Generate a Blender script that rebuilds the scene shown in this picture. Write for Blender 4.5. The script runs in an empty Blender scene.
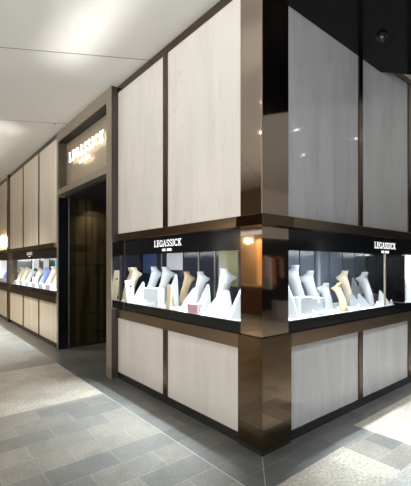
import bpy, bmesh, math, random
from mathutils import Vector, Matrix
random.seed(7)
S = bpy.context.scene
COL = S.collection

# ------------------------------------------------------------------ materials
def mat(name):
    m = bpy.data.materials.new(name); m.use_nodes = True
    nt = m.node_tree; b = nt.nodes['Principled BSDF']
    return m, nt, b
def simple(name, col, rough=.5, metal=0., coat=0., noise=.0, nscale=30.):
    m, nt, b = mat(name)
    b.inputs['Base Color'].default_value = (*col, 1)
    b.inputs['Roughness'].default_value = rough
    b.inputs['Metallic'].default_value = metal
    b.inputs['Coat Weight'].default_value = coat
    b.inputs['Coat Roughness'].default_value = .04
    if noise:
        tc = nt.nodes.new('ShaderNodeTexCoord'); n = nt.nodes.new('ShaderNodeTexNoise')
        n.inputs['Scale'].default_value = nscale
        r = nt.nodes.new('ShaderNodeValToRGB')
        r.color_ramp.elements[0].position = .3; r.color_ramp.elements[1].position = .7
        r.color_ramp.elements[0].color = (*[c*(1-noise) for c in col], 1)
        r.color_ramp.elements[1].color = (*[min(1, c*(1+noise)) for c in col], 1)
        nt.links.new(tc.outputs['Object'], n.inputs['Vector']); nt.links.new(n.outputs['Fac'], r.inputs['Fac'])
        nt.links.new(r.outputs['Color'], b.inputs['Base Color'])
    return m
def emit(name, col, s):
    m, nt, b = mat(name)
    b.inputs['Base Color'].default_value = (*col, 1)
    b.inputs['Emission Color'].default_value = (*col, 1); b.inputs['Emission Strength'].default_value = s
    return m
def stone(name, base, vein, sx, sz, rough=.06):
    """polished onyx with long soft upright veins"""
    m, nt, b = mat(name); N = nt.nodes; Lk = nt.links
    tc = N.new('ShaderNodeTexCoord'); mp = N.new('ShaderNodeMapping')
    mp.inputs['Scale'].default_value = (sx, sx, sz)
    oi = N.new('ShaderNodeObjectInfo'); ad = N.new('ShaderNodeVectorMath'); ad.operation = 'ADD'
    mu = N.new('ShaderNodeMath'); mu.operation = 'MULTIPLY'; mu.inputs[1].default_value = 40
    Lk.new(oi.outputs['Random'], mu.inputs[0])
    Lk.new(tc.outputs['Object'], mp.inputs['Vector']); Lk.new(mp.outputs['Vector'], ad.inputs[0]); Lk.new(mu.outputs[0], ad.inputs[1])
    n1 = N.new('ShaderNodeTexNoise'); n1.inputs['Scale'].default_value = 2.2; n1.inputs['Detail'].default_value = 6; n1.inputs['Distortion'].default_value = .8
    n2 = N.new('ShaderNodeTexNoise'); n2.inputs['Scale'].default_value = 1.1; n2.inputs['Detail'].default_value = 3; n2.inputs['Distortion'].default_value = 1.5
    Lk.new(ad.outputs[0], n1.inputs['Vector']); Lk.new(ad.outputs[0], n2.inputs['Vector'])
    r1 = N.new('ShaderNodeValToRGB'); e = r1.color_ramp.elements
    e[0].position = .28; e[0].color = (*vein, 1); e[1].position = .62; e[1].color = (*base, 1)
    Lk.new(n1.outputs['Fac'], r1.inputs['Fac'])
    r2 = N.new('ShaderNodeValToRGB'); e = r2.color_ramp.elements     # a few thin dark veins
    e[0].position = .488; e[0].color = (1, 1, 1, 1); e[1].position = .512; e[1].color = (1, 1, 1, 1)
    k = e.new(.5); k.color = (.90, .885, .86, 1)
    Lk.new(n2.outputs['Fac'], r2.inputs['Fac'])
    mx = N.new('ShaderNodeMix'); mx.data_type = 'RGBA'; mx.blend_type = 'MULTIPLY'; mx.inputs[0].default_value = .75
    Lk.new(r1.outputs['Color'], mx.inputs[6]); Lk.new(r2.outputs['Color'], mx.inputs[7]); Lk.new(mx.outputs[2], b.inputs['Base Color'])
    b.inputs['Roughness'].default_value = rough; b.inputs['IOR'].default_value = 1.5
    return m
def tiles(name, c1, c2, joint, rough, speck=.25, sscale=60.):
    """stone floor tiles in running bond with per-tile tone and a fine grain"""
    m, nt, b = mat(name); N = nt.nodes; Lk = nt.links
    tc = N.new('ShaderNodeTexCoord'); mp = N.new('ShaderNodeMapping'); mp.inputs['Location'].default_value = (.43, .15, 0)
    br = N.new('ShaderNodeTexBrick'); br.inputs['Scale'].default_value = 1
    br.inputs['Brick Width'].default_value = .54; br.inputs['Row Height'].default_value = .26; br.inputs['Mortar Size'].default_value = .0035
    br.inputs['Mortar Smooth'].default_value = .2; br.inputs['Bias'].default_value = 0
    br.inputs['Color1'].default_value = (*c1, 1); br.inputs['Color2'].default_value = (*c2, 1); br.inputs['Mortar'].default_value = (*joint, 1)
    Lk.new(tc.outputs['Object'], mp.inputs['Vector']); Lk.new(mp.outputs['Vector'], br.inputs['Vector'])
    n = N.new('ShaderNodeTexNoise'); n.inputs['Scale'].default_value = sscale; n.inputs['Detail'].default_value = 4
    Lk.new(tc.outputs['Object'], n.inputs['Vector'])
    n3 = N.new('ShaderNodeTexNoise'); n3.inputs['Scale'].default_value = 3.5; n3.inputs['Detail'].default_value = 5; n3.inputs['Distortion'].default_value = 1
    Lk.new(tc.outputs['Object'], n3.inputs['Vector'])
    r = N.new('ShaderNodeMapRange'); r.inputs[1].default_value = .3; r.inputs[2].default_value = .7
    r.inputs[3].default_value = 1 - speck; r.inputs[4].default_value = 1 + speck
    Lk.new(n.outputs['Fac'], r.inputs[0])
    r3 = N.new('ShaderNodeMapRange'); r3.inputs[1].default_value = .3; r3.inputs[2].default_value = .7
    r3.inputs[3].default_value = .85; r3.inputs[4].default_value = 1.15
    Lk.new(n3.outputs['Fac'], r3.inputs[0])
    v = N.new('ShaderNodeVectorMath'); v.operation = 'SCALE'; v2 = N.new('ShaderNodeVectorMath'); v2.operation = 'SCALE'
    Lk.new(br.outputs['Color'], v.inputs[0]); Lk.new(r.outputs[0], v.inputs['Scale'])
    Lk.new(v.outputs[0], v2.inputs[0]); Lk.new(r3.outputs[0], v2.inputs['Scale'])
    Lk.new(v2.outputs[0], b.inputs['Base Color'])
    b.inputs['Roughness'].default_value = rough
    bp = N.new('ShaderNodeBump'); bp.inputs['Strength'].default_value = .15; bp.inputs['Distance'].default_value = .004
    Lk.new(n.outputs['Fac'], bp.inputs['Height']); Lk.new(bp.outputs[0], b.inputs['Normal'])
    return m
def glass(name, tint=(1, 1, 1), refl=1.45):
    m, nt, b = mat(name); N = nt.nodes; nt.nodes.remove(b)
    t = N.new('ShaderNodeBsdfTransparent'); t.inputs[0].default_value = (*tint, 1)
    g = N.new('ShaderNodeBsdfGlossy'); g.inputs['Roughness'].default_value = .0
    f0 = N.new('ShaderNodeFresnel'); f0.inputs[0].default_value = refl
    ge = N.new('ShaderNodeNewGeometry'); f = N.new('ShaderNodeMath'); f.operation = 'MULTIPLY_ADD'; f.use_clamp = True   # inner faces of a pane only let light through
    iv = N.new('ShaderNodeMath'); iv.operation = 'SUBTRACT'; iv.inputs[0].default_value = 1
    f.operation = 'MULTIPLY'
    nt.links.new(ge.outputs['Backfacing'], iv.inputs[1]); nt.links.new(f0.outputs[0], f.inputs[0]); nt.links.new(iv.outputs[0], f.inputs[1])
    mx = N.new('ShaderNodeMixShader'); o = N['Material Output']
    nt.links.new(f.outputs[0], mx.inputs[0]); nt.links.new(t.outputs[0], mx.inputs[1]); nt.links.new(g.outputs[0], mx.inputs[2])
    nt.links.new(mx.outputs[0], o.inputs[0])
    return m

M = dict(
    bronze=simple('bronze_mirror', (.44, .365, .30), .05, 1.),
    frame=simple('dark_bronze_frame', (.16, .115, .085), .22, 1.),
    blackm=simple('black_metal', (.02, .018, .017), .25, 0., .3),
    trim=simple('bronze_trim', (.31, .24, .175), .20, 1.),
    trimm=simple('dark_bronze_mirror', (.145, .105, .07), .05, 1.),
    satin=simple('dark_brown_satin', (.055, .040, .032), .35),
    black=simple('black_fascia', (.006, .007, .009), .12),
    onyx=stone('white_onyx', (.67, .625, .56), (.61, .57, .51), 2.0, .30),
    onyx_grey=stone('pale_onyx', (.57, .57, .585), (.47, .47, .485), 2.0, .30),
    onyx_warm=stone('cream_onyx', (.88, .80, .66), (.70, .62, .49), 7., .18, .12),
    ceil=simple('ceiling_paint', (.85, .84, .815), .55, noise=.015, nscale=1.5),
    joint=simple('ceiling_joint_shadow_gap', (.28, .27, .25), .8),
    slab=simple('black_gloss_ceiling', (.004, .0045, .007), .12),
    slate=tiles('grey_slate_tiles', (.105, .106, .102), (.185, .172, .150), (.215, .21, .195), .40),
    slate_shade=tiles('shade_toned_slate_border', (.075, .079, .077), (.115, .118, .114), (.15, .152, .148), .34),  # slate border course, tone darkened for the shade along the facade foot
    granite=tiles('tan_granite_tiles', (.28, .26, .22), (.34, .315, .265), (.29, .272, .235), .5, .35, 45.),
    granite_grey=tiles('grey_granite_tiles', (.25, .245, .23), (.29, .285, .268), (.28, .275, .258), .5, .35, 45.),
    glass=glass('clear_glass'),
    tint=glass('smoked_glass', (.30, .33, .40)),
    velvet=simple('white_leatherette', (.66, .71, .74), .55),
    cream=simple('cream_leatherette', (.78, .70, .54), .55),
    beige=simple('beige_suede', (.62, .48, .30), .7),
    tan=simple('tan_suede', (.56, .46, .33), .7),
    grey=simple('silver_grey_velvet', (.34, .36, .38), .45),
    greyd=simple('charcoal_velvet', (.06, .065, .07), .6),
    blue=simple('blue_velvet', (.22, .32, .72), .5),
    pink=simple('pink_tray', (.50, .30, .34), .6),
    deck=simple('white_lacquer_deck', (.82, .83, .83), .25),
    stonegem=simple('dark_gemstone', (.03, .02, .03), .15),
    gold=simple('polished_gold', (.9, .62, .25), .2, 1.),
    letter=emit('backlit_white_letters', (1, .96, .86), 1.15),
    printdim=emit('dim_fascia_lettering', (.9, .9, .88), .2),
    print=emit('white_fascia_lettering', (.92, .93, .92), .7),
    lamp=emit('warm_lamp_glow', (1, .80, .42), 5.),
    down=emit('downlight_lens', (1, .94, .82), 14.),
    navy=simple('navy_back_panel', (.012, .018, .035), .18),
    slateblue=simple('blue_grey_glass_panel', (.12, .15, .19), .2),
    signbronze=simple('brushed_bronze_sign', (.60, .51, .38), .48, .75),
    portal=simple('satin_bronze', (.42, .36, .285), .35, .7),
    sand=simple('sand_wall_paint', (.45, .36, .24), .6),
    beige_wall=simple('beige_bulkhead_paint', (.50, .46, .42), .6),
    brown=simple('brown_wall_paint', (.25, .19, .14), .6),
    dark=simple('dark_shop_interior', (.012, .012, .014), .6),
    amber=emit('amber_lit_wall', (1., .50, .14), .55),
    wood=simple('walnut_slats', (.10, .045, .02), .45, noise=.3, nscale=14),
    counter=simple('grey_counter', (.25, .25, .26), .5),
)
M['slab'].node_tree.nodes['Principled BSDF'].inputs['IOR'].default_value = 1.25
def bronze_weave():
    """dark bronze sheet etched with a grid of uneven upright and level lines"""
    m, nt, b = mat('etched_dark_bronze'); N = nt.nodes; Lk = nt.links
    tc = N.new('ShaderNodeTexCoord')
    outs = []
    for sc, th in (((11., 11., .22), .50), ((.9, .9, 5.), .62)):
        mp = N.new('ShaderNodeMapping'); mp.inputs['Scale'].default_value = sc
        n = N.new('ShaderNodeTexVoronoi'); n.feature = 'F1'; n.distance = 'CHEBYCHEV'; n.inputs['Scale'].default_value = 1.
        r = N.new('ShaderNodeMapRange'); r.inputs[1].default_value = th - .12; r.inputs[2].default_value = th; r.inputs[3].default_value = 1; r.inputs[4].default_value = .30
        Lk.new(tc.outputs['Object'], mp.inputs[0]); Lk.new(mp.outputs[0], n.inputs['Vector']); Lk.new(n.outputs['Distance'], r.inputs[0]); outs.append(r)
    mu = N.new('ShaderNodeMath'); mu.operation = 'MULTIPLY'; Lk.new(outs[0].outputs[0], mu.inputs[0]); Lk.new(outs[1].outputs[0], mu.inputs[1])
    mx = N.new('ShaderNodeMix'); mx.data_type = 'RGBA'; mx.inputs[6].default_value = (.02, .015, .01, 1); mx.inputs[7].default_value = (.10, .076, .037, 1)
    Lk.new(mu.outputs[0], mx.inputs[0]); Lk.new(mx.outputs[2], b.inputs['Base Color'])
    b.inputs['Metallic'].default_value = .7; b.inputs['Roughness'].default_value = .32
    return m
M['weave'] = bronze_weave()

# ------------------------------------------------------------------ helpers
def box(bm, x0, y0, z0, x1, y1, z1, bev=0.):
    x0, x1 = sorted((x0, x1)); y0, y1 = sorted((y0, y1)); z0, z1 = sorted((z0, z1))
    r = bmesh.ops.create_cube(bm, size=1)
    for v in r['verts']:
        v.co = Vector(((x0+x1)/2 + v.co.x*(x1-x0), (y0+y1)/2 + v.co.y*(y1-y0), (z0+z1)/2 + v.co.z*(z1-z0)))
    if bev:
        es = list({e for v in r['verts'] for e in v.link_edges})
        bmesh.ops.bevel(bm, geom=es, offset=bev, segments=2, affect='EDGES', profile=.6)
def link(name, bm, m, parent=None, loc=None, smooth=False):
    me = bpy.data.meshes.new(name)
    bmesh.ops.recalc_face_normals(bm, faces=bm.faces)
    if smooth:
        for f in bm.faces: f.smooth = True
    bm.to_mesh(me); bm.free()
    for q in (m if isinstance(m, list) else [m]): me.materials.append(q)
    o = bpy.data.objects.new(name, me); COL.objects.link(o)
    if parent: o.parent = parent
    if loc: o.location = loc
    return o
def B(name, m, *boxes, parent=None, bev=0., kind=None):
    bm = bmesh.new()
    for b in boxes: box(bm, *b, bev=bev)
    o = link(name, bm, m, parent)
    if kind: o['kind'] = kind
    return o
def empty(name, loc=(0, 0, 0), kind=None):
    o = bpy.data.objects.new(name, None); COL.objects.link(o); o.location = loc
    o.empty_display_size = .1
    if kind: o['kind'] = kind
    return o
def tag(o, label, cat, group=None):
    o['label'] = label; o['category'] = cat
    if group: o['group'] = group
    return o
def loft(bm, rings, cap=True):
    vs = [[bm.verts.new(p) for p in r] for r in rings]
    n = len(rings[0])
    for a, b in zip(vs, vs[1:]):
        for i in range(n): bm.faces.new((a[i], a[(i+1) % n], b[(i+1) % n], b[i]))
    if cap: bm.faces.new(vs[0][::-1]); bm.faces.new(vs[-1])
def prism(bm, pts, y0, y1):
    """outline in (x, z) pushed from y0 to y1"""
    a = [bm.verts.new((x, y0, z)) for x, z in pts]; b = [bm.verts.new((x, y1, z)) for x, z in pts]
    n = len(pts)
    for i in range(n): bm.faces.new((a[i], a[(i+1) % n], b[(i+1) % n], b[i]))
    bm.faces.new(a[::-1]); bm.faces.new(b)
def cyl(bm, cx, cy, z0, z1, r, n=24, r2=None):
    r2 = r if r2 is None else r2
    loft(bm, [[(cx+q*math.cos(2*math.pi*i/n), cy+q*math.sin(2*math.pi*i/n), z) for i in range(n)] for q, z in ((r, z0), (r2, z1))])

# ------------------------------------------------------------------ levels (metres)
CEIL = 4.12; PT = 4.035; PB = 2.03; LEDGE = 1.935; FAS = 1.735; DECK = 1.09; BLK = .985; LT = .86; LB = .085
PW = .255      # corner pillar, width on the left face
PR = .355      # and on the right face

# ------------------------------------------------------------------ floor
def floor():
    xs = [-8, -.43, -.30, .33, .65, 1.14, 3.2, 6, 11]; ys = [-8, -3.2, -.85, -.36, -.20, 2.25, 4.05, 14]
    bm = bmesh.new()
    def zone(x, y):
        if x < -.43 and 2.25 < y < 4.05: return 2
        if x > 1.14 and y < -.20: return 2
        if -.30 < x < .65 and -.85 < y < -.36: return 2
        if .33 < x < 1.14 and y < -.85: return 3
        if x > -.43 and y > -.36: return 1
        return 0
    V = {}
    def v(i, j):
        if (i, j) not in V: V[i, j] = bm.verts.new((xs[i], ys[j], 0))
        return V[i, j]
    for i in range(len(xs)-1):
        for j in range(len(ys)-1):
            f = bm.faces.new((v(i, j), v(i+1, j), v(i+1, j+1), v(i, j+1)))
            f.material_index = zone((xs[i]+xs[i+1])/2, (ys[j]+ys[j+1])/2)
    r = bmesh.ops.extrude_face_region(bm, geom=list(bm.faces))
    for q in r['geom']:
        if isinstance(q, bmesh.types.BMVert): q.co.z = 0
    for q in V.values(): q.co.z = -.1
    o = link('floor', bm, [M['slate'], M['slate_shade'], M['granite'], M['granite_grey']])
    o['kind'] = 'structure'
floor()

# ------------------------------------------------------------------ ceiling
B('ceiling', M['ceil'], (-8, -8, CEIL, 11, 14, CEIL+.15), kind='structure')
ax = Vector((.863, -.506, 0)); bx_ = Vector((.506, .863, 0))
for k, p in enumerate((Vector((-.315, 2.006, 0)), Vector((-.45, 4.72, 0)))):      # hairline shadow gaps between ceiling boards
    bm = bmesh.new()
    a, b = p - ax*7, p + ax*.4
    w = bx_*.006
    loft(bm, [[(q+s).to_tuple()[:2] + (z,) for s, z in ((-w, CEIL-.002), (w, CEIL-.002), (w, CEIL+.01), (-w, CEIL+.01))] for q in (a, b)])
    o = link('trim_%d' % (k+1), bm, M['joint']); o['kind'] = 'structure'
def joint_strip(name, pts, w=.005):
    bm = bmesh.new(); a, b = Vector((*pts[0], 0)), Vector((*pts[1], 0)); n = Vector((-(b-a).y, (b-a).x, 0)).normalized()*w/2
    loft(bm, [[tuple(q+sn*n+Vector((0, 0, z))) for sn, z in ((-1, -.004), (1, -.004), (1, .0006), (-1, .0006))] for q in (a, b)])
    o = link(name, bm, M['pale_joint']); o['kind'] = 'structure'
M['pale_joint'] = simple('pale_floor_joint', (.42, .41, .39), .6)
joint_strip('trim_3', ((-.43, -.43), (-.43, 13.5))); joint_strip('trim_4', ((-.03, -.03), (-1.5, -1.5)))
# glossy black lowered ceiling over the right-hand walk
C1 = Vector((2.82, -.40, 0))
sl = [C1, C1 - ax*.792, Vector((.0, -.004, 0)), Vector((.0, -.004, 0)) - bx_*5.6, C1 - bx_*5.6 + ax*0]
bm = bmesh.new()
loft(bm, [[(p.x, p.y, z) for p in sl] for z in (3.945, CEIL+.02)])
o = link('ceiling_bulkhead', bm, M['slab']); o['kind'] = 'structure'
dome = empty('ceiling_camera', (1.437, -0.34, 3.945)); tag(dome, 'small black dome camera fixed under the glossy black ceiling', 'camera')
bm = bmesh.new(); cyl(bm, 0, 0, -.02, 0, .055); link('base', bm, M['blackm'], dome, smooth=False)
bm = bmesh.new(); bmesh.ops.create_uvsphere(bm, u_segments=20, v_segments=10, radius=.042)
for v in bm.verts: v.co.z -= .022
link('dome', bm, M['blackm'], dome, smooth=True)
spr = empty('ceiling_sprinkler', (-.30, 4.58, CEIL)); tag(spr, 'small pale sprinkler head in the white ceiling above the shop entrance', 'sprinkler')
bm = bmesh.new(); cyl(bm, 0, 0, -.008, 0, .035); link('rose', bm, M['ceil'], spr)
bm = bmesh.new(); cyl(bm, 0, 0, -.035, -.008, .009); cyl(bm, 0, 0, -.04, -.035, .02); link('head', bm, M['portal'], spr)

# ------------------------------------------------------------------ facade pieces
def facade_left(name, y0, y1, muls, xf, m_up, m_low, mw=.085):
    """bronze framed wall facing -X between y0 and y1, window gap between LT and LEDGE left open"""
    root = B(name, M['frame'], (xf+.02, y0, LB-.0, xf+.16, y1, BLK), (xf+.02, y0, LEDGE, xf+.16, y1, CEIL), kind='structure')
    cuts = [y0] + muls + [y1]
    for i in range(len(cuts)-1):
        a = cuts[i] + (0 if i == 0 else mw); b = cuts[i+1]
        B('stone_panel', m_up, (xf, a+.004, PB+.004, xf+.03, b-.004, PT), parent=root, bev=.002)
        B('stone_panel', m_low, (xf, a+.004, LB+.004, xf+.03, b-.004, LT), parent=root, bev=.002)
    for q in muls:
        B('mullion', M['frame'], (xf-.012, q, PB, xf+.03, q+mw, PT), parent=root)
        B('mullion', M['frame'], (xf-.012, q, LB, xf+.03, q+mw, LT), parent=root)
    B('top_rail', M['frame'], (xf-.012, y0, PT, xf+.03, y1, CEIL-.002), parent=root)
    B('ledge', M['trim'], (xf-.06, y0, LEDGE, xf+.03, y1, PB), parent=root, bev=.003)
    B('sill_rail', M['trim'], (xf-.035, y0, LT, xf+.03, y1, BLK-.002), parent=root, bev=.003)
    B('plinth', M['blackm'], (xf-.005, y0, 0, xf+.1, y1, LB), parent=root)
    return root
def facade_right(name, x0, x1, muls, m_up, m_low, mw=.085):
    yf = 0
    root = B(name, M['frame'], (x0, yf+.02, LB, x1, yf+.16, BLK), (x0, yf+.02, LEDGE, x1, yf+.16, CEIL), kind='structure')
    cuts = [x0] + muls + [x1]
    for i in range(len(cuts)-1):
        a = cuts[i] + (0 if i == 0 else mw); b = cuts[i+1]
        B('stone_panel', m_up, (a+.004, yf, PB+.004, b-.004, yf+.03, PT+.012), parent=root, bev=.002)
        B('stone_panel', m_low, (a+.004, yf, LB+.004, b-.004, yf+.03, LT), parent=root, bev=.002)
    for q in muls:
        B('mullion', M['frame'], (q, yf-.012, PB, q+mw, yf+.03, PT), parent=root)
        B('mullion', M['frame'], (q, yf-.012, LB, q+mw, yf+.03, LT), parent=root)
    B('top_rail', M['frame'], (x0, yf-.012, PT+.01, x1, yf+.03, CEIL-.002), parent=root)
    B('ledge', M['trim'], (x0, yf-.06, LEDGE, x1, yf+.03, PB), parent=root, bev=.003)
    B('sill_rail', M['trim'], (x0, yf-.035, LT, x1, yf+.03, BLK-.002), parent=root, bev=.003)
    B('plinth', M['blackm'], (x0, yf-.005, 0, x1, yf+.1, LB), parent=root)
    return root
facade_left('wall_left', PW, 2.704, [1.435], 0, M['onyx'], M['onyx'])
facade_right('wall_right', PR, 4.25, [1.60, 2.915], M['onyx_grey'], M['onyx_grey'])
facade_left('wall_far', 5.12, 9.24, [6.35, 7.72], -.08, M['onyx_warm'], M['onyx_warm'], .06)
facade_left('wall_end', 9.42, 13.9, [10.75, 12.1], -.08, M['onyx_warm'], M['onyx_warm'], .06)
B('pillar_far', M['frame'], (-.13, 9.24, 0, .1, 9.42, CEIL-.002), kind='structure')
pil = B('corner_pillar', M['bronze'], (0, 0, BLK, PR, PW, CEIL-.002), kind='structure')
# the pillar hides where the two ledges meet
B('collar', M['trimm'], (-.06, -.06, LEDGE, PR, PW, PB), parent=pil, bev=.003)
B('pillar_base', M['trimm'], (-.035, -.035, .05, PR, PW, BLK-.004), parent=pil, bev=.003)
B('plinth', M['blackm'], (-.025, -.025, 0, PR, PW, .05), parent=pil)
B('corner_bead', M['portal'], (-.004, -.004, PB, .004, .004, CEIL-.003), parent=pil)

# ------------------------------------------------------------------ display windows
def window_left(name, y0, y1, xf, joints, back, mullions=()):
    w = empty(name, (0, 0, 0), 'structure')
    B('fascia', M['black'], (xf+.005, y0, FAS, xf+.03, y1, LEDGE), parent=w)
    B('sill_band', M['black'], (xf+.0, y0, BLK, xf+.03, y1, DECK-.003), parent=w)
    for a, b in zip(joints, joints[1:]):
        B('glass_pane', M['glass'], (xf+.012, a+.003, DECK, xf+.018, b-.003, FAS), parent=w)
    for q in mullions:
        B('mullion', M['blackm'], (xf+.02, q-.008, DECK, xf+.05, q+.008, FAS), parent=w)
    B('back_panel', back, (xf+.60, y0, DECK, xf+.63, y1, LEDGE), parent=w)
    B('header_board', M['navy'], (xf+.03, y0, LEDGE-.03, xf+.60, y1, LEDGE), parent=w)
    return w
def window_right(name, x0, x1, joints, back, mullions=()):
    w = empty(name, (0, 0, 0), 'structure')
    B('fascia', M['black'], (x0, .005, FAS, x1, .03, LEDGE), parent=w)
    B('sill_band', M['black'], (x0, 0, BLK, x1, .03, DECK-.003), parent=w)
    for a, b in zip(joints, joints[1:]):
        B('glass_pane', M['glass'], (a+.003, .012, DECK, b-.003, .018, FAS), parent=w)
    for q in mullions:
        B('mullion', M['blackm'], (q-.008, .02, DECK, q+.008, .05, FAS), parent=w)
    B('header_board', M['navy'], (x0, .03, LEDGE-.03, x1, .60, LEDGE), parent=w)
    return w
w1 = window_left('window_1', PW, 3.06, 0, [PW, 1.475, 2.70, 3.06], M['navy'], [2.70])
B('side_panel', M['navy'], (.03, 3.06, DECK, .60, 3.09, LEDGE), parent=w1)
for q in (.55, 1.3, 1.62, 2.5): B('back_mullion', M['portal'], (.588, q-.008, DECK, .602, q+.008, LEDGE-.03), parent=w1)
w2 = window_right('window_2', PR, 4.25, [PR, 1.64, 2.95, 4.25], M['navy'])
k = [PR, .70, 1.02, 1.34, 1.66, 1.98, 2.30, 2.62, 2.94]
for a, b in zip(k, k[1:]):
    B('back_panel', M['slateblue'], (a+.012, .60, DECK, b-.012, .62, LEDGE), parent=w2)
B('back_frame', M['black'], (PR, .62, DECK, 4.25, .65, LEDGE), parent=w2)
B('end_glass', M['glass'], (2.33, .02, DECK, 2.338, .60, FAS), parent=w2)
B('end_post', M['portal'], (2.325, .03, DECK, 2.345, .05, FAS), parent=w2)
B('divider', M['black'], (2.95, .06, DECK, 2.98, .60, FAS), parent=w2)
w3 = window_left('window_3', 5.12, 9.24, -.08, [5.12, 6.5, 7.9, 9.24], M['navy'])
B('side_panel', M['navy'], (-.05, 5.10, DECK, .52, 5.12, LEDGE), parent=w3)
w4 = window_left('window_4', 9.42, 13.9, -.08, [9.42, 11.6, 13.9], M['navy'])

def deck(name, b, label):
    t = empty(name, (b[0], b[1], BLK)); tag(t, label, 'display deck')
    x0, y0, x1, y1 = b
    B('deck_top', M['deck'], (0, 0, DECK-BLK-.02, x1-x0, y1-y0, DECK-BLK), parent=t, bev=.003)
    B('deck_box', M['blackm'], (.01, .01, .002, x1-x0-.01, y1-y0-.01, DECK-BLK-.02), parent=t)
deck('display_deck', (.031, .031, .595, 3.055), 'white lit display deck inside the window left of the corner pillar')
deck('display_deck', (.60, .031, 2.60, .595), 'white lit display deck inside the window right of the corner pillar')
deck('display_deck', (3.0, .031, 4.24, .595), 'white display deck in the bay at the far right edge')
deck('display_deck', (-.049, 5.13, .515, 9.23), 'white display deck in the far window beyond the entrance')
deck('display_deck', (-.049, 9.43, .515, 13.88), 'white display deck in the farthest window at the left edge')

# ------------------------------------------------------------------ entrance portal
d = empty('door_1', (0, 0, 0), 'structure')
X = -.10; Y0, Y1 = 2.712, 5.12; IX = .06
B('portal_leg', M['portal'], (X, Y0, 0, .02, Y0+.165, BLK), (X, Y0, LEDGE, .02, Y0+.165, CEIL-.004), (X, Y0, BLK, X+.015, Y0+.165, LEDGE), parent=d)
B('leg_side', M['satin'], (X+.004, Y0-.006, 0, .0, Y0, BLK), (X+.004, Y0-.006, LEDGE, .0, Y0, CEIL-.006), parent=d)
B('portal_leg', M['portal'], (X, Y1-.09, 0, .10, Y1, CEIL-.004), parent=d, bev=.003)
B('leg_lining', M['black'], (X+.004, Y1-.10, 0, .09, Y1-.09, 2.885), parent=d)
B('portal_head', M['portal'], (X, Y0+.165, 3.93, IX, Y1-.09, CEIL-.004), parent=d, bev=.003)
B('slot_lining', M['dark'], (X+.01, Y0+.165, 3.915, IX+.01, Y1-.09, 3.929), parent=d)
B('portal_beam', M['portal'], (X, Y0+.165, 2.92, IX+.6, Y1-.09, 3.03), parent=d, bev=.003)
B('sign_board', M['signbronze'], (IX, Y0+.165, 3.03, IX+.03, Y1-.09, 3.93), parent=d)
B('recess_lining', M['satin'], (X+.006, Y1-.094, 3.03, IX, Y1-.09, 3.925), parent=d)
B('side_wall', M['weave'], (.10, Y1-.10, 0, 2.4, Y1-.06, 2.92), parent=d)
B('side_skirting', M['blackm'], (.10, Y1-.112, 0, 2.4, Y1-.10, .05), parent=d)
B('edge_strip', M['portal'], (.09, Y1-.108, 0, .105, Y1-.09, 2.915), parent=d)
B('near_side_wall', M['weave'], (.03, 3.10, 0, 2.4, 3.14, 2.92), parent=d)
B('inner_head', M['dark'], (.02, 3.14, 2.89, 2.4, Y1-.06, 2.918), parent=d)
B('inner_door', M['weave'], (2.4, 3.1, 0, 2.44, Y1-.06, 2.92), parent=d)

# ------------------------------------------------------------------ lettering
def stroke_letters(bm, text, height, spacing, depth, place, wt=.15, wn=.07):
    """serif capitals drawn with thick and thin strokes; place(u, v, w) puts letter space into the scene"""
    def seg(p, q, w):
        p = Vector(p); q = Vector(q); d_ = (q-p).normalized(); n = Vector((-d_.y, d_.x))*w/2
        fr = [bm.verts.new(place(*(c), 0)) for c in (p-n, q-n, q+n, p+n)]
        bk = [bm.verts.new(place(*(c), depth)) for c in (p-n, q-n, q+n, p+n)]
        bm.faces.new(fr); bm.faces.new(bk[::-1])
        for i in range(4): bm.faces.new((fr[i], bk[i], bk[(i+1) % 4], fr[(i+1) % 4]))
    def arc(cx, cy, rx, ry, a0, a1, w, n=9):
        pts = [(cx+rx*math.cos(math.radians(a0+(a1-a0)*i/n)), cy+ry*math.sin(math.radians(a0+(a1-a0)*i/n))) for i in range(n+1)]
        for p, q in zip(pts, pts[1:]): seg(p, q, w)
    adv = {'L': .66, 'E': .70, 'G': .88, 'A': .86, 'S': .66, 'I': .40, 'C': .82, 'K': .84}
    total = sum(adv[c]+spacing for c in text)-spacing
    u = -total/2
    for c in text:
        s = lambda p, q, w: seg(((u+p[0])*height, p[1]*height), ((u+q[0])*height, q[1]*height), w*height)
        r = lambda cx, cy, rx, ry, a0, a1, w: arc((u+cx)*height, cy*height, rx*height, ry*height, a0, a1, w*height)
        if c in 'LEIK':
            x = .2
            s((x, 0), (x, 1), wt); s((.04, .03), (.36, .03), wn); s((.04, .97), (.36, .97), wn)
        if c == 'L': s((.2, .03), (.62, .03), wn); s((.60, 0), (.60, .26), wn)
        if c == 'E':
            for y in (.03, .97): s((.2, y), (.62, y), wn)
            s((.2, .52), (.50, .52), wn); s((.61, 0), (.61, .24), wn); s((.60, .76), (.60, 1), wn); s((.50, .40), (.50, .64), wn)
        if c == 'K': s((.24, .40), (.66, .96), wn); s((.36, .56), (.72, .03), wt); s((.54, .97), (.80, .97), wn); s((.58, .03), (.84, .03), wn)
        if c == 'A': s((.10, .0), (.42, 1), wn); s((.42, 1), (.72, 0), wt); s((.20, .33), (.62, .33), wn); s((0, .03), (.24, .03), wn); s((.58, .03), (.86, .03), wn)
        if c in 'CG': r(.44, .5, .36, .46, 40, 320, wt*.85); s((.72, .66), (.72, .96), wn)
        if c == 'C': s((.72, .06), (.72, .30), wn*.8)
        if c == 'G': s((.72, .04), (.72, .44), wt*.9); s((.54, .44), (.86, .44), wn)
        if c == 'S': r(.33, .73, .24, .23, 30, 270, wt*.8); r(.33, .27, .25, .23, 90, -150, wt*.8); s((.55, .72), (.55, .96), wn); s((.09, .05), (.09, .30), wn)
        u += adv[c] + spacing
    return total*height
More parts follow.
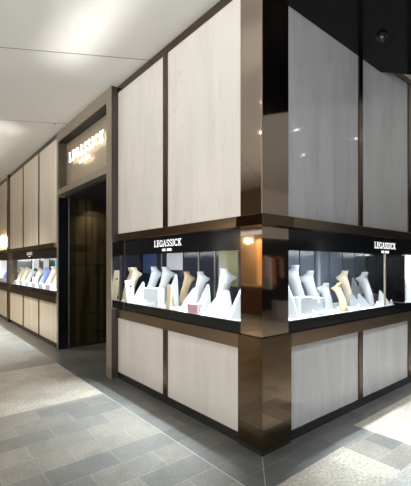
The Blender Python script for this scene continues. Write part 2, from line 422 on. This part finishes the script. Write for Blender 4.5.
def tagline(bm, width, height, place, depth, n=(3, 4)):
    """the small second line, too small to read in the photograph"""
    cnt = sum(n)+1; st = width/cnt; u = -width/2
    for gi, g in enumerate(n):
        for i in range(g):
            for (a, b_, c, e) in ((0, 0, .22, 1), (0, .82, .75, 1), (0, 0, .75, .18)):
                fr = [bm.verts.new(place(u+x*st, y*height, 0)) for x, y in ((a, b_), (c, b_), (c, e), (a, e))]
                bk = [bm.verts.new(place(u+x*st, y*height, depth)) for x, y in ((a, b_), (c, b_), (c, e), (a, e))]
                bm.faces.new(fr); bm.faces.new(bk[::-1])
                for q in range(4): bm.faces.new((fr[q], bk[q], bk[(q+1) % 4], fr[(q+1) % 4]))
            u += st
        u += st
def sign(name, origin, udir, ndir, h, sp, m, label, tw, th, tdrop, depth=.012, wt=.095, wn=.045):
    t = empty(name, origin); tag(t, label, 'sign')
    ud = Vector(udir); nd = Vector(ndir)
    pl = lambda u, v, w: ud*u + Vector((0, 0, v)) + nd*w
    bm = bmesh.new(); stroke_letters(bm, 'LEGASSICK', h, sp, depth, pl, wt, wn); link('lettering', bm, m, t)
    bm = bmesh.new(); tagline(bm, tw, th, lambda u, v, w: pl(u, v-tdrop, w), depth); link('tagline', bm, m, t)
sign('shop_sign', (.02, 3.98, 3.495), (0, -1, 0), (-1, 0, 0), .175, .28, M['letter'],
     'glowing white raised lettering with a short second line over the entrance', .48, .045, .125, .02, .14, .07)
sign('window_sign', (.005, 1.455, 1.815), (0, -1, 0), (-1, 0, 0), .078, .10, M['print'],
     'small white shop lettering on the black fascia left of the corner pillar', .20, .026, .052, .004)
sign('window_sign', (2.27, .005, 1.80), (1, 0, 0), (0, -1, 0), .078, .10, M['print'],
     'small white shop lettering on the black fascia right of the corner pillar', .20, .026, .052, .004)
sign('window_sign', (-.075, 7.2, 1.835), (0, -1, 0), (-1, 0, 0), .066, .10, M['printdim'],
     'faint white shop lettering on the far window fascia beyond the entrance', .18, .022, .045, .004)

# ------------------------------------------------------------------ jewellery displays
def ring(c, fwd, up, hw, t, n=14, p=2.6):
    side = Vector((0, 1, 0)); out = []
    for i in range(n):
        a = 2*math.pi*i/n; ca, sa = math.cos(a), math.sin(a)
        x = math.copysign(abs(ca)**(2/p), ca)*hw; y = math.copysign(abs(sa)**(2/p), sa)*t
        out.append(tuple(c + side*x + fwd*y))
    return out
def bust_bm(h, w, curl=1.):
    """necklace bust facing +x: short neck, shoulder points, cut-away waist and a chest that runs forward to its foot"""
    prof = [(.20, 0, .60, .055), (.185, .10, .62, .055), (.15, .26, .62, .055), (.10, .42, .60, .055), (.05, .56, .60, .052), (.01, .68, .70, .048),
            (-.015, .76, .88, .044), (-.03, .82, 1.0, .038), (-.035, .855, .93, .036), (-.03, .885, .66, .042), (-.02, .915, .44, .046), (-.005, .95, .38, .046), (.01, 1.0, .40, .046)]
    rings = []
    for f, z, hw, t in prof:
        r = []
        for i in range(16):
            a = 2*math.pi*i/16; ca, sa = math.cos(a), math.sin(a)
            y = math.copysign(abs(ca)**.85, ca)*hw*w/2; x = math.copysign(abs(sa)**.85, sa)*t*h/.5
            bend = -.9*(y*y)/(w*.5) * (1 if z > .5 else .5)          # shoulders wrap back
            r.append((f*h*curl + x + bend, y, z*h - (abs(y)/w*.08*h if .7 < z < .9 else 0)))
        rings.append(r)
    bm = bmesh.new(); loft(bm, rings); return bm
def neck_bm(h, w): return bust_bm(h, w, .8)
def ramp_bm(h, w, d_):
    bm = bmesh.new()
    pts = [(-d_*.5, 0), (d_*.5, 0), (d_*.5, .02)] + [(d_*.5 - d_*.80*t, .02 + (h-.02)*(t**.8)) for t in (.2, .4, .6, .8, .95)] + [(-d_*.34, h), (-d_*.42, h*.95), (-d_*.48, h*.5)]
    prism(bm, pts, -w/2, w/2)
    for v in bm.verts: v.co.y *= 1 - .45*v.co.z/h
    return bm
def slab_bm(h, w, th=.018, lean=.22):
    bm = bmesh.new(); q = h*lean
    prism(bm, [(.05, 0), (.05+th, 0), (.05+th-q, h), (.05-q, h)], -w/2, w/2)
    prism(bm, [(-q*.9-.03, 0), (-q*.9-.018, 0), (.05-q*.75, h*.75), (.038-q*.75, h*.75)], -w*.2, w*.2); return bm
def block_bm(x, y, z): 
    bm = bmesh.new(); box(bm, -x/2, -y/2, 0, x/2, y/2, z, .006); return bm
def tray_bm(x, y, z=.022):
    bm = bmesh.new(); box(bm, -x/2, -y/2, 0, x/2, y/2, z*.5, .002)
    for a in (-1, 1):
        box(bm, a*x/2-.006, -y/2, 0, a*x/2+.006, y/2, z, .002); box(bm, -x/2, a*y/2-.006, 0, x/2, a*y/2+.006, z, .002)
    for i in range(3): box(bm, -x*.4, -y*.32+i*y*.25, z*.5, x*.4, -y*.32+i*y*.25+y*.14, z*.95, .004)
    return bm
def finger_bm(h=.06):
    bm = bmesh.new(); cyl(bm, 0, 0, 0, .01, .028, 16); cyl(bm, 0, 0, .01, h, .016, 16, .007); return bm
def arch_bm(r, w):
    bm = bmesh.new(); n = 12
    loft(bm, [[(0+0, (r+q)*math.cos(a), (r+q)*math.sin(a)) if False else (x, (r+q)*math.cos(a), (r+q)*math.sin(a)) for x, q in ((-w/2, -.018), (w/2, -.018), (w/2, .012), (-w/2, .012))] for a in [math.pi*i/n for i in range(n+1)]])
    return bm
def put(name, bm, m, loc, ang, label, cat, group=None, smooth=True):
    o = link(name, bm, M[m], None, loc, smooth); o.rotation_euler.z = math.radians(ang)
    return tag(o, label, cat, group)
LW, RW = 'jewellery stands in the window left of the pillar', 'jewellery stands in the window right of the pillar'
FW = 'jewellery stands in the far window'
Z = DECK + .0005
# --- riser blocks
def riser(x, y, sx, sy, h, label, g): put('riser_block', block_bm(sx, sy, h), 'velvet', (x, y, Z), 0, label, 'riser', g, smooth=False)
# window left of the pillar, named from the entrance towards the pillar
A = 196
put('pendant_card', slab_bm(.43, .10), 'cream', (.075, 2.93, Z), -150, 'tall cream stand with a dark pendant at the entrance end of the window', 'display stand', LW, False)
put('pendant', block_bm(.006, .04, .075), 'stonegem', (.083, 2.915, Z+.24), -150, 'dark pendant hanging on the tall cream stand', 'pendant', None, False)
put('necklace_bust', bust_bm(.47, .15), 'cream', (.33, 2.96, Z), 185, 'cream necklace bust half hidden at the entrance end of the window', 'bust', LW)
put('necklace_bust', bust_bm(.475, .17), 'cream', (.27, 2.75, Z), A, 'tall cream necklace bust just behind the small cream card', 'bust', LW)
put('display_card', slab_bm(.29, .11, .016, .30), 'cream', (.10, 2.56, Z), -95, 'small leaning cream card with one dark stone, before the tall cream bust', 'display stand', LW, False)
put('gemstone', block_bm(.03, .006, .03), 'stonegem', (.088, 2.50, Z+.20), -5, 'dark stone on the small leaning cream card', 'gemstone', None, False)
put('display_ramp', ramp_bm(.28, .12, .17), 'velvet', (.13, 2.34, Z), 152, 'white wedge ramp between the small cream card and the white busts', 'display stand', LW, False)
put('necklace_bust', bust_bm(.485, .21), 'velvet', (.45, 2.49, Z), A, 'tall white necklace bust, nearer the entrance of the close pair', 'bust', LW)
put('necklace_bust', bust_bm(.485, .21), 'velvet', (.45, 2.19, Z), A, 'tall white necklace bust, nearer the pillar of the close pair', 'bust', LW)
riser(.17, 2.07, .13, .20, .21, 'white riser block in front of the close pair of white busts', LW)
riser(.12, 1.84, .10, .16, .22, 'white riser block at the pillar side of the close pair of busts', LW)
put('display_ramp', ramp_bm(.40, .10, .15), 'velvet', (.24, 1.70, Z), 152, 'narrow steep white ramp behind the slim beige holder', 'display stand', LW, False)
put('ring_holder', slab_bm(.28, .06, .03, .08), 'tan', (.105, 1.50, Z), A, 'slim beige ring holder standing close behind the glass mid window', 'display stand', LW, False)
put('necklace_bust', bust_bm(.425, .16, 1.1), 'beige', (.46, 1.70, Z), A, 'beige necklace bust in the middle of the window left of the pillar', 'bust', LW)
put('necklace_bust', bust_bm(.43, .18), 'velvet', (.42, 1.37, Z), A, 'white necklace bust directly behind the pink tray', 'bust', LW)
put('display_ramp', ramp_bm(.25, .14, .18), 'velvet', (.19, 1.27, Z), 152, 'low white ramp on the entrance side of the pink tray', 'display stand', LW, False)
put('display_ramp', ramp_bm(.30, .11, .14), 'velvet', (.22, 1.05, Z), 152, 'upright white ramp on the pillar side of the pink tray', 'display stand', LW, False)
put('jewel_tray', tray_bm(.06, .17, .09), 'pink', (.07, 1.02, Z), 0, 'pink tray low between two white ramps', 'tray', LW, False)
put('necklace_bust', bust_bm(.47, .22), 'velvet', (.42, .94, Z), A, 'tallest white necklace bust near the pillar end, broad ramp before it', 'bust', LW)
put('display_ramp', ramp_bm(.25, .26, .22), 'velvet', (.19, .76, Z), 152, 'broad white ramp before the tall white bust near the pillar', 'display stand', LW, False)
put('display_ramp', ramp_bm(.30, .11, .15), 'velvet', (.14, .43, Z), 152, 'white ramp cut off by the corner pillar, last in the row', 'display stand', LW, False)
for i, (x, y) in enumerate(((.085, 2.22), (.05, 1.93), (.05, 1.66), (.05, 1.34))):
    put('ring_tray', tray_bm(.05 if x < .06 else .08, .12), 'velvet', (x+.02, y, Z), 0, 'small flat white ring tray along the glass, window left of the pillar', 'tray', 'ring trays left of the pillar', False)
for i, (x, y) in enumerate(((.075, 2.12), (.06, 2.03), (.06, 1.80), (.075, .91), (.07, .58), (.075, .52))):
    put('ring_cone', finger_bm(), 'velvet', (x, y, Z), 0, 'tiny white ring cone along the glass, window left of the pillar', 'ring cone', 'ring cones left of the pillar')

# window right of the pillar, named outwards from the pillar
A = -103
put('display_ramp', ramp_bm(.38, .11, .14), 'velvet', (.56, .14, Z), -58, 'white ramp cut off by the corner pillar, right window', 'display stand', RW, False)
put('necklace_bust', bust_bm(.51, .21), 'velvet', (1.02, .42, Z), A, 'tallest white necklace bust in the right window, next to the pillar', 'bust', RW)
put('necklace_bust', bust_bm(.445, .21), 'velvet', (1.30, .42, Z), A, 'second white necklace bust from the pillar in the right window', 'bust', RW)
put('necklace_bust', neck_bm(.30, .17), 'velvet', (1.46, .31, Z), A, 'short rounded white bust, third from the pillar in the right window', 'bust', RW)
riser(.78, .16, .20, .12, .19, 'white riser block before the tallest bust in the right window', RW)
riser(1.01, .19, .22, .12, .165, 'white riser block before the second bust in the right window', RW)
put('necklace_bust', bust_bm(.31, .13, 1.2), 'beige', (1.45, .14, Z), A, 'small beige necklace bust before the taller beige one', 'bust', RW)
put('necklace_bust', bust_bm(.435, .16), 'cream', (2.06, .42, Z), A, 'tall beige necklace bust in the middle of the right window', 'bust', RW)
put('necklace_bust', bust_bm(.42, .16), 'grey', (2.17, .21, Z), A, 'tall grey necklace bust to the right of the tall beige one', 'bust', RW)
put('display_ramp', ramp_bm(.34, .12, .16), 'grey', (2.46, .47, Z), -58, 'grey ramp behind the dark case, nearer the tall grey bust', 'display stand', RW, False)
put('display_ramp', ramp_bm(.33, .09, .14), 'grey', (2.64, .47, Z), -58, 'grey ramp behind the dark case, farther from the tall grey bust', 'display stand', RW, False)
put('display_ramp', ramp_bm(.17, .10, .14), 'grey', (1.80, .14, Z), -58, 'low grey ramp at the foot of the tall beige bust', 'display stand', RW, False)
put('display_ramp', ramp_bm(.16, .10, .14), 'grey', (1.98, .14, Z), -58, 'low grey ramp left of the dark case', 'display stand', RW, False)
put('jewel_case', block_bm(.16, .14, .13), 'greyd', (2.43, .28, Z), 0, 'charcoal velvet case among the grey ramps', 'jewel case', RW, False)
put('display_ramp', ramp_bm(.18, .11, .12), 'velvet', (2.45, .11, Z), -58, 'small white ramp in front of the dark case', 'display stand', RW, False)
put('bracelet_arch', arch_bm(.14, .07), 'grey', (3.16, .36, Z), 100, 'grey bracelet arch in the bay past the window end post', 'display stand', RW)
put('necklace_bust', neck_bm(.40, .18), 'velvet', (3.60, .34, Z), A, 'white bust in the bay at the far right edge', 'bust', RW)
put('display_ramp', ramp_bm(.16, .14, .13), 'velvet', (3.30, .12, Z), -58, 'white ramp in the bay at the far right edge', 'display stand', RW, False)
for x, y in ((.73, .05), (.95, .05), (1.20, .10), (1.63, .07), (2.28, .06)):
    put('ring_tray', tray_bm(.12, .05 if y < .07 else .08), 'velvet', (x, y+.02, Z), 0, 'small flat white ring tray along the glass, window right of the pillar', 'tray', 'ring trays right of the pillar', False)
for x, y in ((.84, .07), (1.07, .07), (1.31, .07), (1.72, .06), (2.18, .06), (2.56, .06)):
    put('ring_cone', finger_bm(), 'velvet', (x, y, Z), 0, 'tiny white ring cone along the glass, window right of the pillar', 'ring cone', 'ring cones right of the pillar')

# far window, named from the far end towards the entrance
A = 200
for y, m, h, lab in ((9.05, 'cream', .44, 'first cream bust from the far end of the far window'),
                     (8.48, 'cream', .45, 'second cream bust from the far end of the far window'),
                     (8.05, 'velvet', .40, 'white bust between cream ones in the far window'),
                     (7.30, 'cream', .44, 'cream bust at the far side of the blue bust'),
                     (6.70, 'blue', .45, 'blue velvet necklace bust in the far window'),
                     (6.16, 'cream', .48, 'cream bust at the near side of the blue bust'),
                     (5.72, 'cream', .46, 'cream bust closest to the entrance in the far window')):
    put('necklace_bust', bust_bm(h, .26, 1.5), m, (.22, y+.25, Z), A, lab, 'bust', FW)
for y in (8.75, 8.2, 7.6, 7.0, 6.4, 5.9):
    put('riser_block', block_bm(.07, .3, .10), 'velvet', (-.01, y, Z), 0, 'low white riser block along the glass of the far window', 'riser', 'riser blocks in the far window', False)
for y, m, lab in ((10.2, 'velvet', 'white bust in the farthest window, nearest the camera of two'), (10.9, 'blue', 'blue bust in the farthest window at the left edge')):
    put('necklace_bust', bust_bm(.42, .26, 1.5), m, (.22, y+.25, Z), A, lab, 'bust', FW)
put('riser_block', block_bm(.07, 1.2, .10), 'velvet', (-.01, 10.5, Z), 0, 'low white riser block in the farthest window at the left edge', 'riser', None, False)

# pictures on the back panels
def picture(name, y0, y1, z0, z1, x, col, e, label):
    t = empty(name, (x, (y0+y1)/2, z0)); tag(t, label, 'picture')
    m = emit(name+'_print', col, e)
    h = (y1-y0)/2
    B('image', m, (-.012, -h+.01, .01, -.006, h-.01, z1-z0-.01), parent=t)
    B('frame', M['blackm'], (-.008, -h, 0, 0, h, z1-z0), parent=t)
picture('backlit_picture', 2.62, 3.04, 1.46, 1.86, .598, (.02, .035, .09), .5, 'dark blue backlit picture at the entrance end of the left window')
picture('backlit_picture', 1.95, 2.36, 1.52, 1.84, .598, (.36, .38, .40), .28, 'pale grey backlit picture behind the close pair of white busts')
picture('backlit_picture', .62, 1.22, 1.34, 1.86, .598, (.17, .165, .08), .22, 'olive backlit picture at the pillar end of the left window')
picture('backlit_picture', 8.6, 9.1, 1.50, 1.76, .518, (.45, .48, .50), .5, 'grey picture at the far end of the far window')
picture('backlit_picture', 7.7, 8.2, 1.45, 1.76, .518, (.35, .37, .36), .5, 'grey picture second from the far end of the far window')
picture('backlit_picture', 6.5, 7.2, 1.45, 1.74, .518, (.04, .35, .42), .8, 'teal picture behind the blue bust in the far window')
picture('backlit_picture', 5.75, 6.1, 1.56, 1.78, .518, (.85, .42, .20), .6, 'warm orange picture nearest the entrance in the far window')

# wall lamp on the end bay
t = empty('wall_lamp', (-.14, 10.1, 2.12)); tag(t, 'warm glowing box lamp on the wall at the left edge', 'wall lamp')
B('lamp_shade', M['lamp'], (-.04, -.45, 0, .03, .45, .32), parent=t, bev=.01)
B('wall_bracket', M['portal'], (.03, -.3, .06, .062, .3, .26), parent=t)

# ------------------------------------------------------------------ the shops across the walk, seen in the bronze mirrors
B('wall_across', M['brown'], (-6.7, 3.4, 0, -6.5, 4.6, CEIL), (-6.7, 8.2, 0, -6.5, 13.8, CEIL), (-6.7, 4.6, 2.75, -6.5, 8.2, CEIL), kind='structure')
B('added_end_wall', M['brown'], (-8, 14.0, 0, 0, 14.2, CEIL), kind='structure')  # added unseen end wall, keeps bright daylight out of the far glass
B('wall_across_back', M['sand'], (-8, 4.0, 0, -7.9, 9.0, 2.75), kind='structure')
t = empty('lit_screen', (-7.6, 6.3, 0)); tag(t, 'curved amber lit screen wall in the shop across, mirrored in the pillar', 'screen')
bm = bmesh.new()
loft(bm, [[(.5*math.cos(a)+q*math.cos(a)-.1, (.5+q)*math.sin(a)*1.2, z) for q, z in ((0, .9), (.04, .9), (.04, 2.5), (0, 2.5))] for a in [math.radians(-70+14*i) for i in range(11)]])
link('screen', bm, M['amber'], t); B('base', M['wood'], (-.2, -.6, 0, .42, .6, .9), parent=t)
t = empty('service_counter', (-6.3, 6.3, 0)); tag(t, 'walnut slatted counter in the shop across, mirrored in the pillar', 'counter')
bm = bmesh.new()
for i in range(24): box(bm, -.02, -1.2+i*.1, .05, .02, -1.2+i*.1+.07, .90, .004)
link('slatted_front', bm, M['wood'], t)
B('counter_body', M['dark'], (-.5, -1.2, 0, -.02, 1.2, .90), parent=t); B('counter_top', M['portal'], (-.52, -1.24, .90, .06, 1.24, .94), parent=t)
B('wall_back', M['dark'], (-3.0, -6.6, 0, 10.5, -6.4, 2.55), kind='structure')
B('added_side_wall', M['dark'], (11.0, -6.6, 0, 11.2, .5, CEIL), kind='structure')  # added unseen wall, darkens what the right-hand glass reflects
B('wall_back_head', M['beige_wall'], (-3.0, -6.3, 2.55, 10.5, -6.1, CEIL), kind='structure')
t = empty('clothes_rail', (6.9, -6.2, 1.95)); tag(t, 'black wall rail holding garments in the shop across, mirrored in the pillar', 'clothes rail')
B('bar', M['blackm'], (-1.1, -.015, -.015, 1.1, .015, .015), parent=t)
for sx in (-1, 1): B('bracket', M['blackm'], (sx-.015, -.2, -.01, sx+.015, -.015, .01), parent=t)
gm = [simple('garment_%s' % n, c, .8) for n, c in (('white', (.75, .72, .68)), ('rust', (.55, .20, .08)), ('black', (.02, .02, .02)), ('tan', (.45, .30, .2)), ('pink', (.7, .45, .42)))]
cols = ['white', 'rust', 'black', 'tan', 'pink']
for i in range(9):
    bm = bmesh.new(); q = i % 5; ln = .75 + .12*((i*7) % 4)
    loft(bm, [[(a*w_/2*0+dx*th, w_*sy, z) for dx, sy in ((-1, -.5), (-1, .5), (1, .5), (1, -.5))] for a, w_, th, z in ((0, .52, .05, -ln), (0, .46, .045, -.3), (0, .44, .035, -.08), (0, .12, .02, -.02), (0, .02, .006, .025))])
    put('garment', bm, 'dark', (6.1+i*.2, -6.2, 1.905), 0, '%s garment, %s along the rail of the shop mirrored in the pillar' % (cols[q], 'first second third fourth fifth sixth seventh eighth ninth'.split()[i]), 'garment', 'garments on the rail across', False).data.materials[0] = gm[q]
t = empty('round_counter', (6.4, -4.6, 0)); tag(t, 'round grey counter in front of the clothes rail across, mirrored in the pillar', 'counter')
bm = bmesh.new(); cyl(bm, 0, 0, 0, .60, .55, 40); link('drum', bm, M['counter'], t); bm = bmesh.new(); cyl(bm, 0, 0, .60, .63, .58, 40); link('top', bm, M['blackm'], t)

t = empty('entrance_downlight', (.75, 4.1, 2.888)); tag(t, 'small round downlight under the dark entrance ceiling', 'downlight')
bm = bmesh.new(); cyl(bm, 0, 0, -.006, 0, .05, 24); link('trim_ring', bm, M['blackm'], t)
bm = bmesh.new(); cyl(bm, 0, 0, -.008, -.005, .035, 24); link('lens', bm, M['down'], t)
l = bpy.data.lights.new('entrance_lamp', 'SPOT'); l.energy = 30; l.color = (1, .85, .6); l.spot_size = math.radians(110); l.spot_blend = .8
o = bpy.data.objects.new('entrance_lamp', l); COL.objects.link(o); o.location = (.75, 4.3, 2.85); o.rotation_euler = (math.radians(25), 0, 0)
# ------------------------------------------------------------------ lamps
def area(name, loc, rot, sx, sy, w, col):
    l = bpy.data.lights.new(name, 'AREA'); l.shape = 'RECTANGLE'; l.size = sx; l.size_y = sy; l.energy = w; l.color = col
    o = bpy.data.objects.new(name, l); COL.objects.link(o); o.location = loc; o.rotation_euler = rot; return o
cool = (.93, .97, 1.); warm = (1., .90, .74)
t = empty('pendant_lamp', (-7.2, 7.1, 2.5)); tag(t, 'bell shaped pendant lamp in the amber shop mirrored in the pillar', 'pendant lamp')
bm = bmesh.new(); loft(bm, [[(r*math.cos(2*math.pi*i/24), r*math.sin(2*math.pi*i/24), z) for i in range(24)] for r, z in ((.20, -.02), (.19, .06), (.12, .16), (.03, .22))], cap=False)
link('lamp_shade', bm, M['portal'], t, smooth=True)
bm = bmesh.new(); cyl(bm, 0, 0, .22, CEIL-2.5, .006, 8); link('cord', bm, M['blackm'], t)
l = bpy.data.lights.new('shop_lamp', 'POINT'); l.energy = 55; l.color = (1, .72, .38); l.shadow_soft_size = .08
o = bpy.data.objects.new('shop_lamp', l); COL.objects.link(o); o.location = (-7.2, 7.1, 2.5)
area('strip_lamp', (.10, 1.58, FAS+.04), (0, math.radians(-14), 0), .05, 2.5, 6.5, cool)
area('strip_lamp', (1.35, .10, FAS+.04), (math.radians(14), 0, 0), 1.95, .05, 7.5, cool)
area('strip_lamp', (3.6, .10, FAS+.04), (math.radians(14), 0, 0), 1.1, .05, 3, cool)
area('strip_lamp', (.02, 7.2, FAS+.04), (0, math.radians(-14), 0), .05, 4, 12, cool)
area('strip_lamp', (.02, 11.6, FAS+.04), (0, math.radians(-14), 0), .05, 4, 12, cool)
for i, (x, y) in enumerate(((-1.7, 6.6), (-1.8, 8.4), (-1.8, 10.8), (-1.35, .55), (-1.95, 1.7), (-2.9, 2.6), (-2.7, .2), (-4.4, 3.0), (-4.4, 6.0), (-4.4, 9.0), (-2.8, 4.8), (-4.2, .2), (-3.4, -2.6), (-1.0, -4.6), (3.4, -3.4), (4.6, -1.6), (7, -4.4))):
    t = empty('downlight', (x, y, CEIL)); tag(t, 'small round recessed downlight in the white ceiling', 'downlight', 'ceiling downlights')
    bm = bmesh.new(); cyl(bm, 0, 0, -.006, 0, .065, 24); link('trim_ring', bm, M['ceil'], t)
    bm = bmesh.new(); cyl(bm, 0, 0, -.008, -.005, .045, 24); link('lens', bm, M['down'], t)
    l = bpy.data.lights.new('downlight_lamp', 'SPOT'); l.energy = 330 if y > 5 else 45; l.color = warm; l.spot_size = math.radians(95); l.spot_blend = .7; l.shadow_soft_size = .05
    o = bpy.data.objects.new('downlight_lamp', l); COL.objects.link(o); o.location = (x, y, CEIL-.03)
for nm, loc, rot, sx_, sy_, w_ in (('window_spill_lamp', (.17, 1.46, 1.765), (0, math.radians(24), 0), .03, 2.3, 28), ('window_spill_lamp', (.10, 7.2, 1.765), (0, math.radians(24), 0), .03, 3.9, 44),
                                   ('window_spill_lamp', (1.34, .17, 1.765), (math.radians(-24), 0, 0), 1.9, .03, 22), ('window_spill_lamp', (3.6, .17, 1.765), (math.radians(-24), 0, 0), 1.1, .03, 12)):
    o = area(nm, loc, rot, sx_, sy_, w_, (.86, .95, 1.)); o.data.spread = math.radians(62)
for nm, loc, sy_, w_ in (('added_streak_lamp', (.05, 1.5, 1.115), 2.2, 2.6), ('added_streak_lamp', (-.03, 7.2, 1.115), 3.9, 4.5)):  # added uplights standing in for deck glare, make the streak on the ceiling
    o = area(nm, loc, (0, math.radians(180-16), 0), .02, sy_, w_, (1, .98, .93)); o.data.spread = math.radians(16)
for x, y in ((1.3, -1.7), (2.9, -1.8), (4.2, -2.6)):  # added lamps, lift the lower panels and floor on the right
    t = empty('downlight', (x, y, 3.945)); tag(t, 'added unseen downlight under the black ceiling, brightening the right walk', 'downlight', 'added downlights under the black ceiling')
    bm = bmesh.new(); cyl(bm, 0, 0, -.006, 0, .065, 24); link('trim_ring', bm, M['blackm'], t)
    bm = bmesh.new(); cyl(bm, 0, 0, -.008, -.005, .045, 24); link('lens', bm, M['down'], t)
    l = bpy.data.lights.new('downlight_lamp', 'SPOT'); l.energy = 150; l.color = (.97, .98, 1); l.spot_size = math.radians(84); l.spot_blend = .5; l.shadow_soft_size = .05
    o = bpy.data.objects.new('downlight_lamp', l); COL.objects.link(o); o.location = (x, y, 3.91)
w = bpy.data.worlds.new('daylight'); S.world = w; w.use_nodes = True
w.node_tree.nodes['Background'].inputs[0].default_value = (.95, .98, 1.0, 1)
wn = w.node_tree; bg = wn.nodes['Background']           # open daylight: pale sky above, stronger glow added below the horizon to light the ceiling
tc = wn.nodes.new('ShaderNodeTexCoord'); sx = wn.nodes.new('ShaderNodeSeparateXYZ'); mr = wn.nodes.new('ShaderNodeMapRange')
mr.inputs[1].default_value = -.04; mr.inputs[2].default_value = .04; mr.inputs[3].default_value = 4.2; mr.inputs[4].default_value = .9
wn.links.new(tc.outputs['Generated'], sx.inputs[0]); wn.links.new(sx.outputs['Z'], mr.inputs[0]); wn.links.new(mr.outputs[0], bg.inputs[1])

# ------------------------------------------------------------------ camera
cd = bpy.data.cameras.new('camera'); cam = bpy.data.objects.new('camera', cd); COL.objects.link(cam); S.camera = cam
cam.location = (-2.3232, -2.0803, 1.6)
fw = Vector((.63416, .77320, 0))
cam.rotation_euler = fw.to_track_quat('-Z', 'Y').to_euler()
cd.sensor_fit = 'HORIZONTAL'; cd.sensor_width = 36; cd.lens = 365/411*36
cd.shift_y = 22/411
cd.clip_end = 200
S.view_settings.view_transform = 'Standard'; S.view_settings.look = 'None'; S.view_settings.gamma = 1; S.view_settings.use_curve_mapping = False
S.view_settings.exposure = .45
S.cycles.use_denoising = True
S.cycles.max_bounces = 8; S.cycles.glossy_bounces = 5; S.cycles.transparent_max_bounces = 12
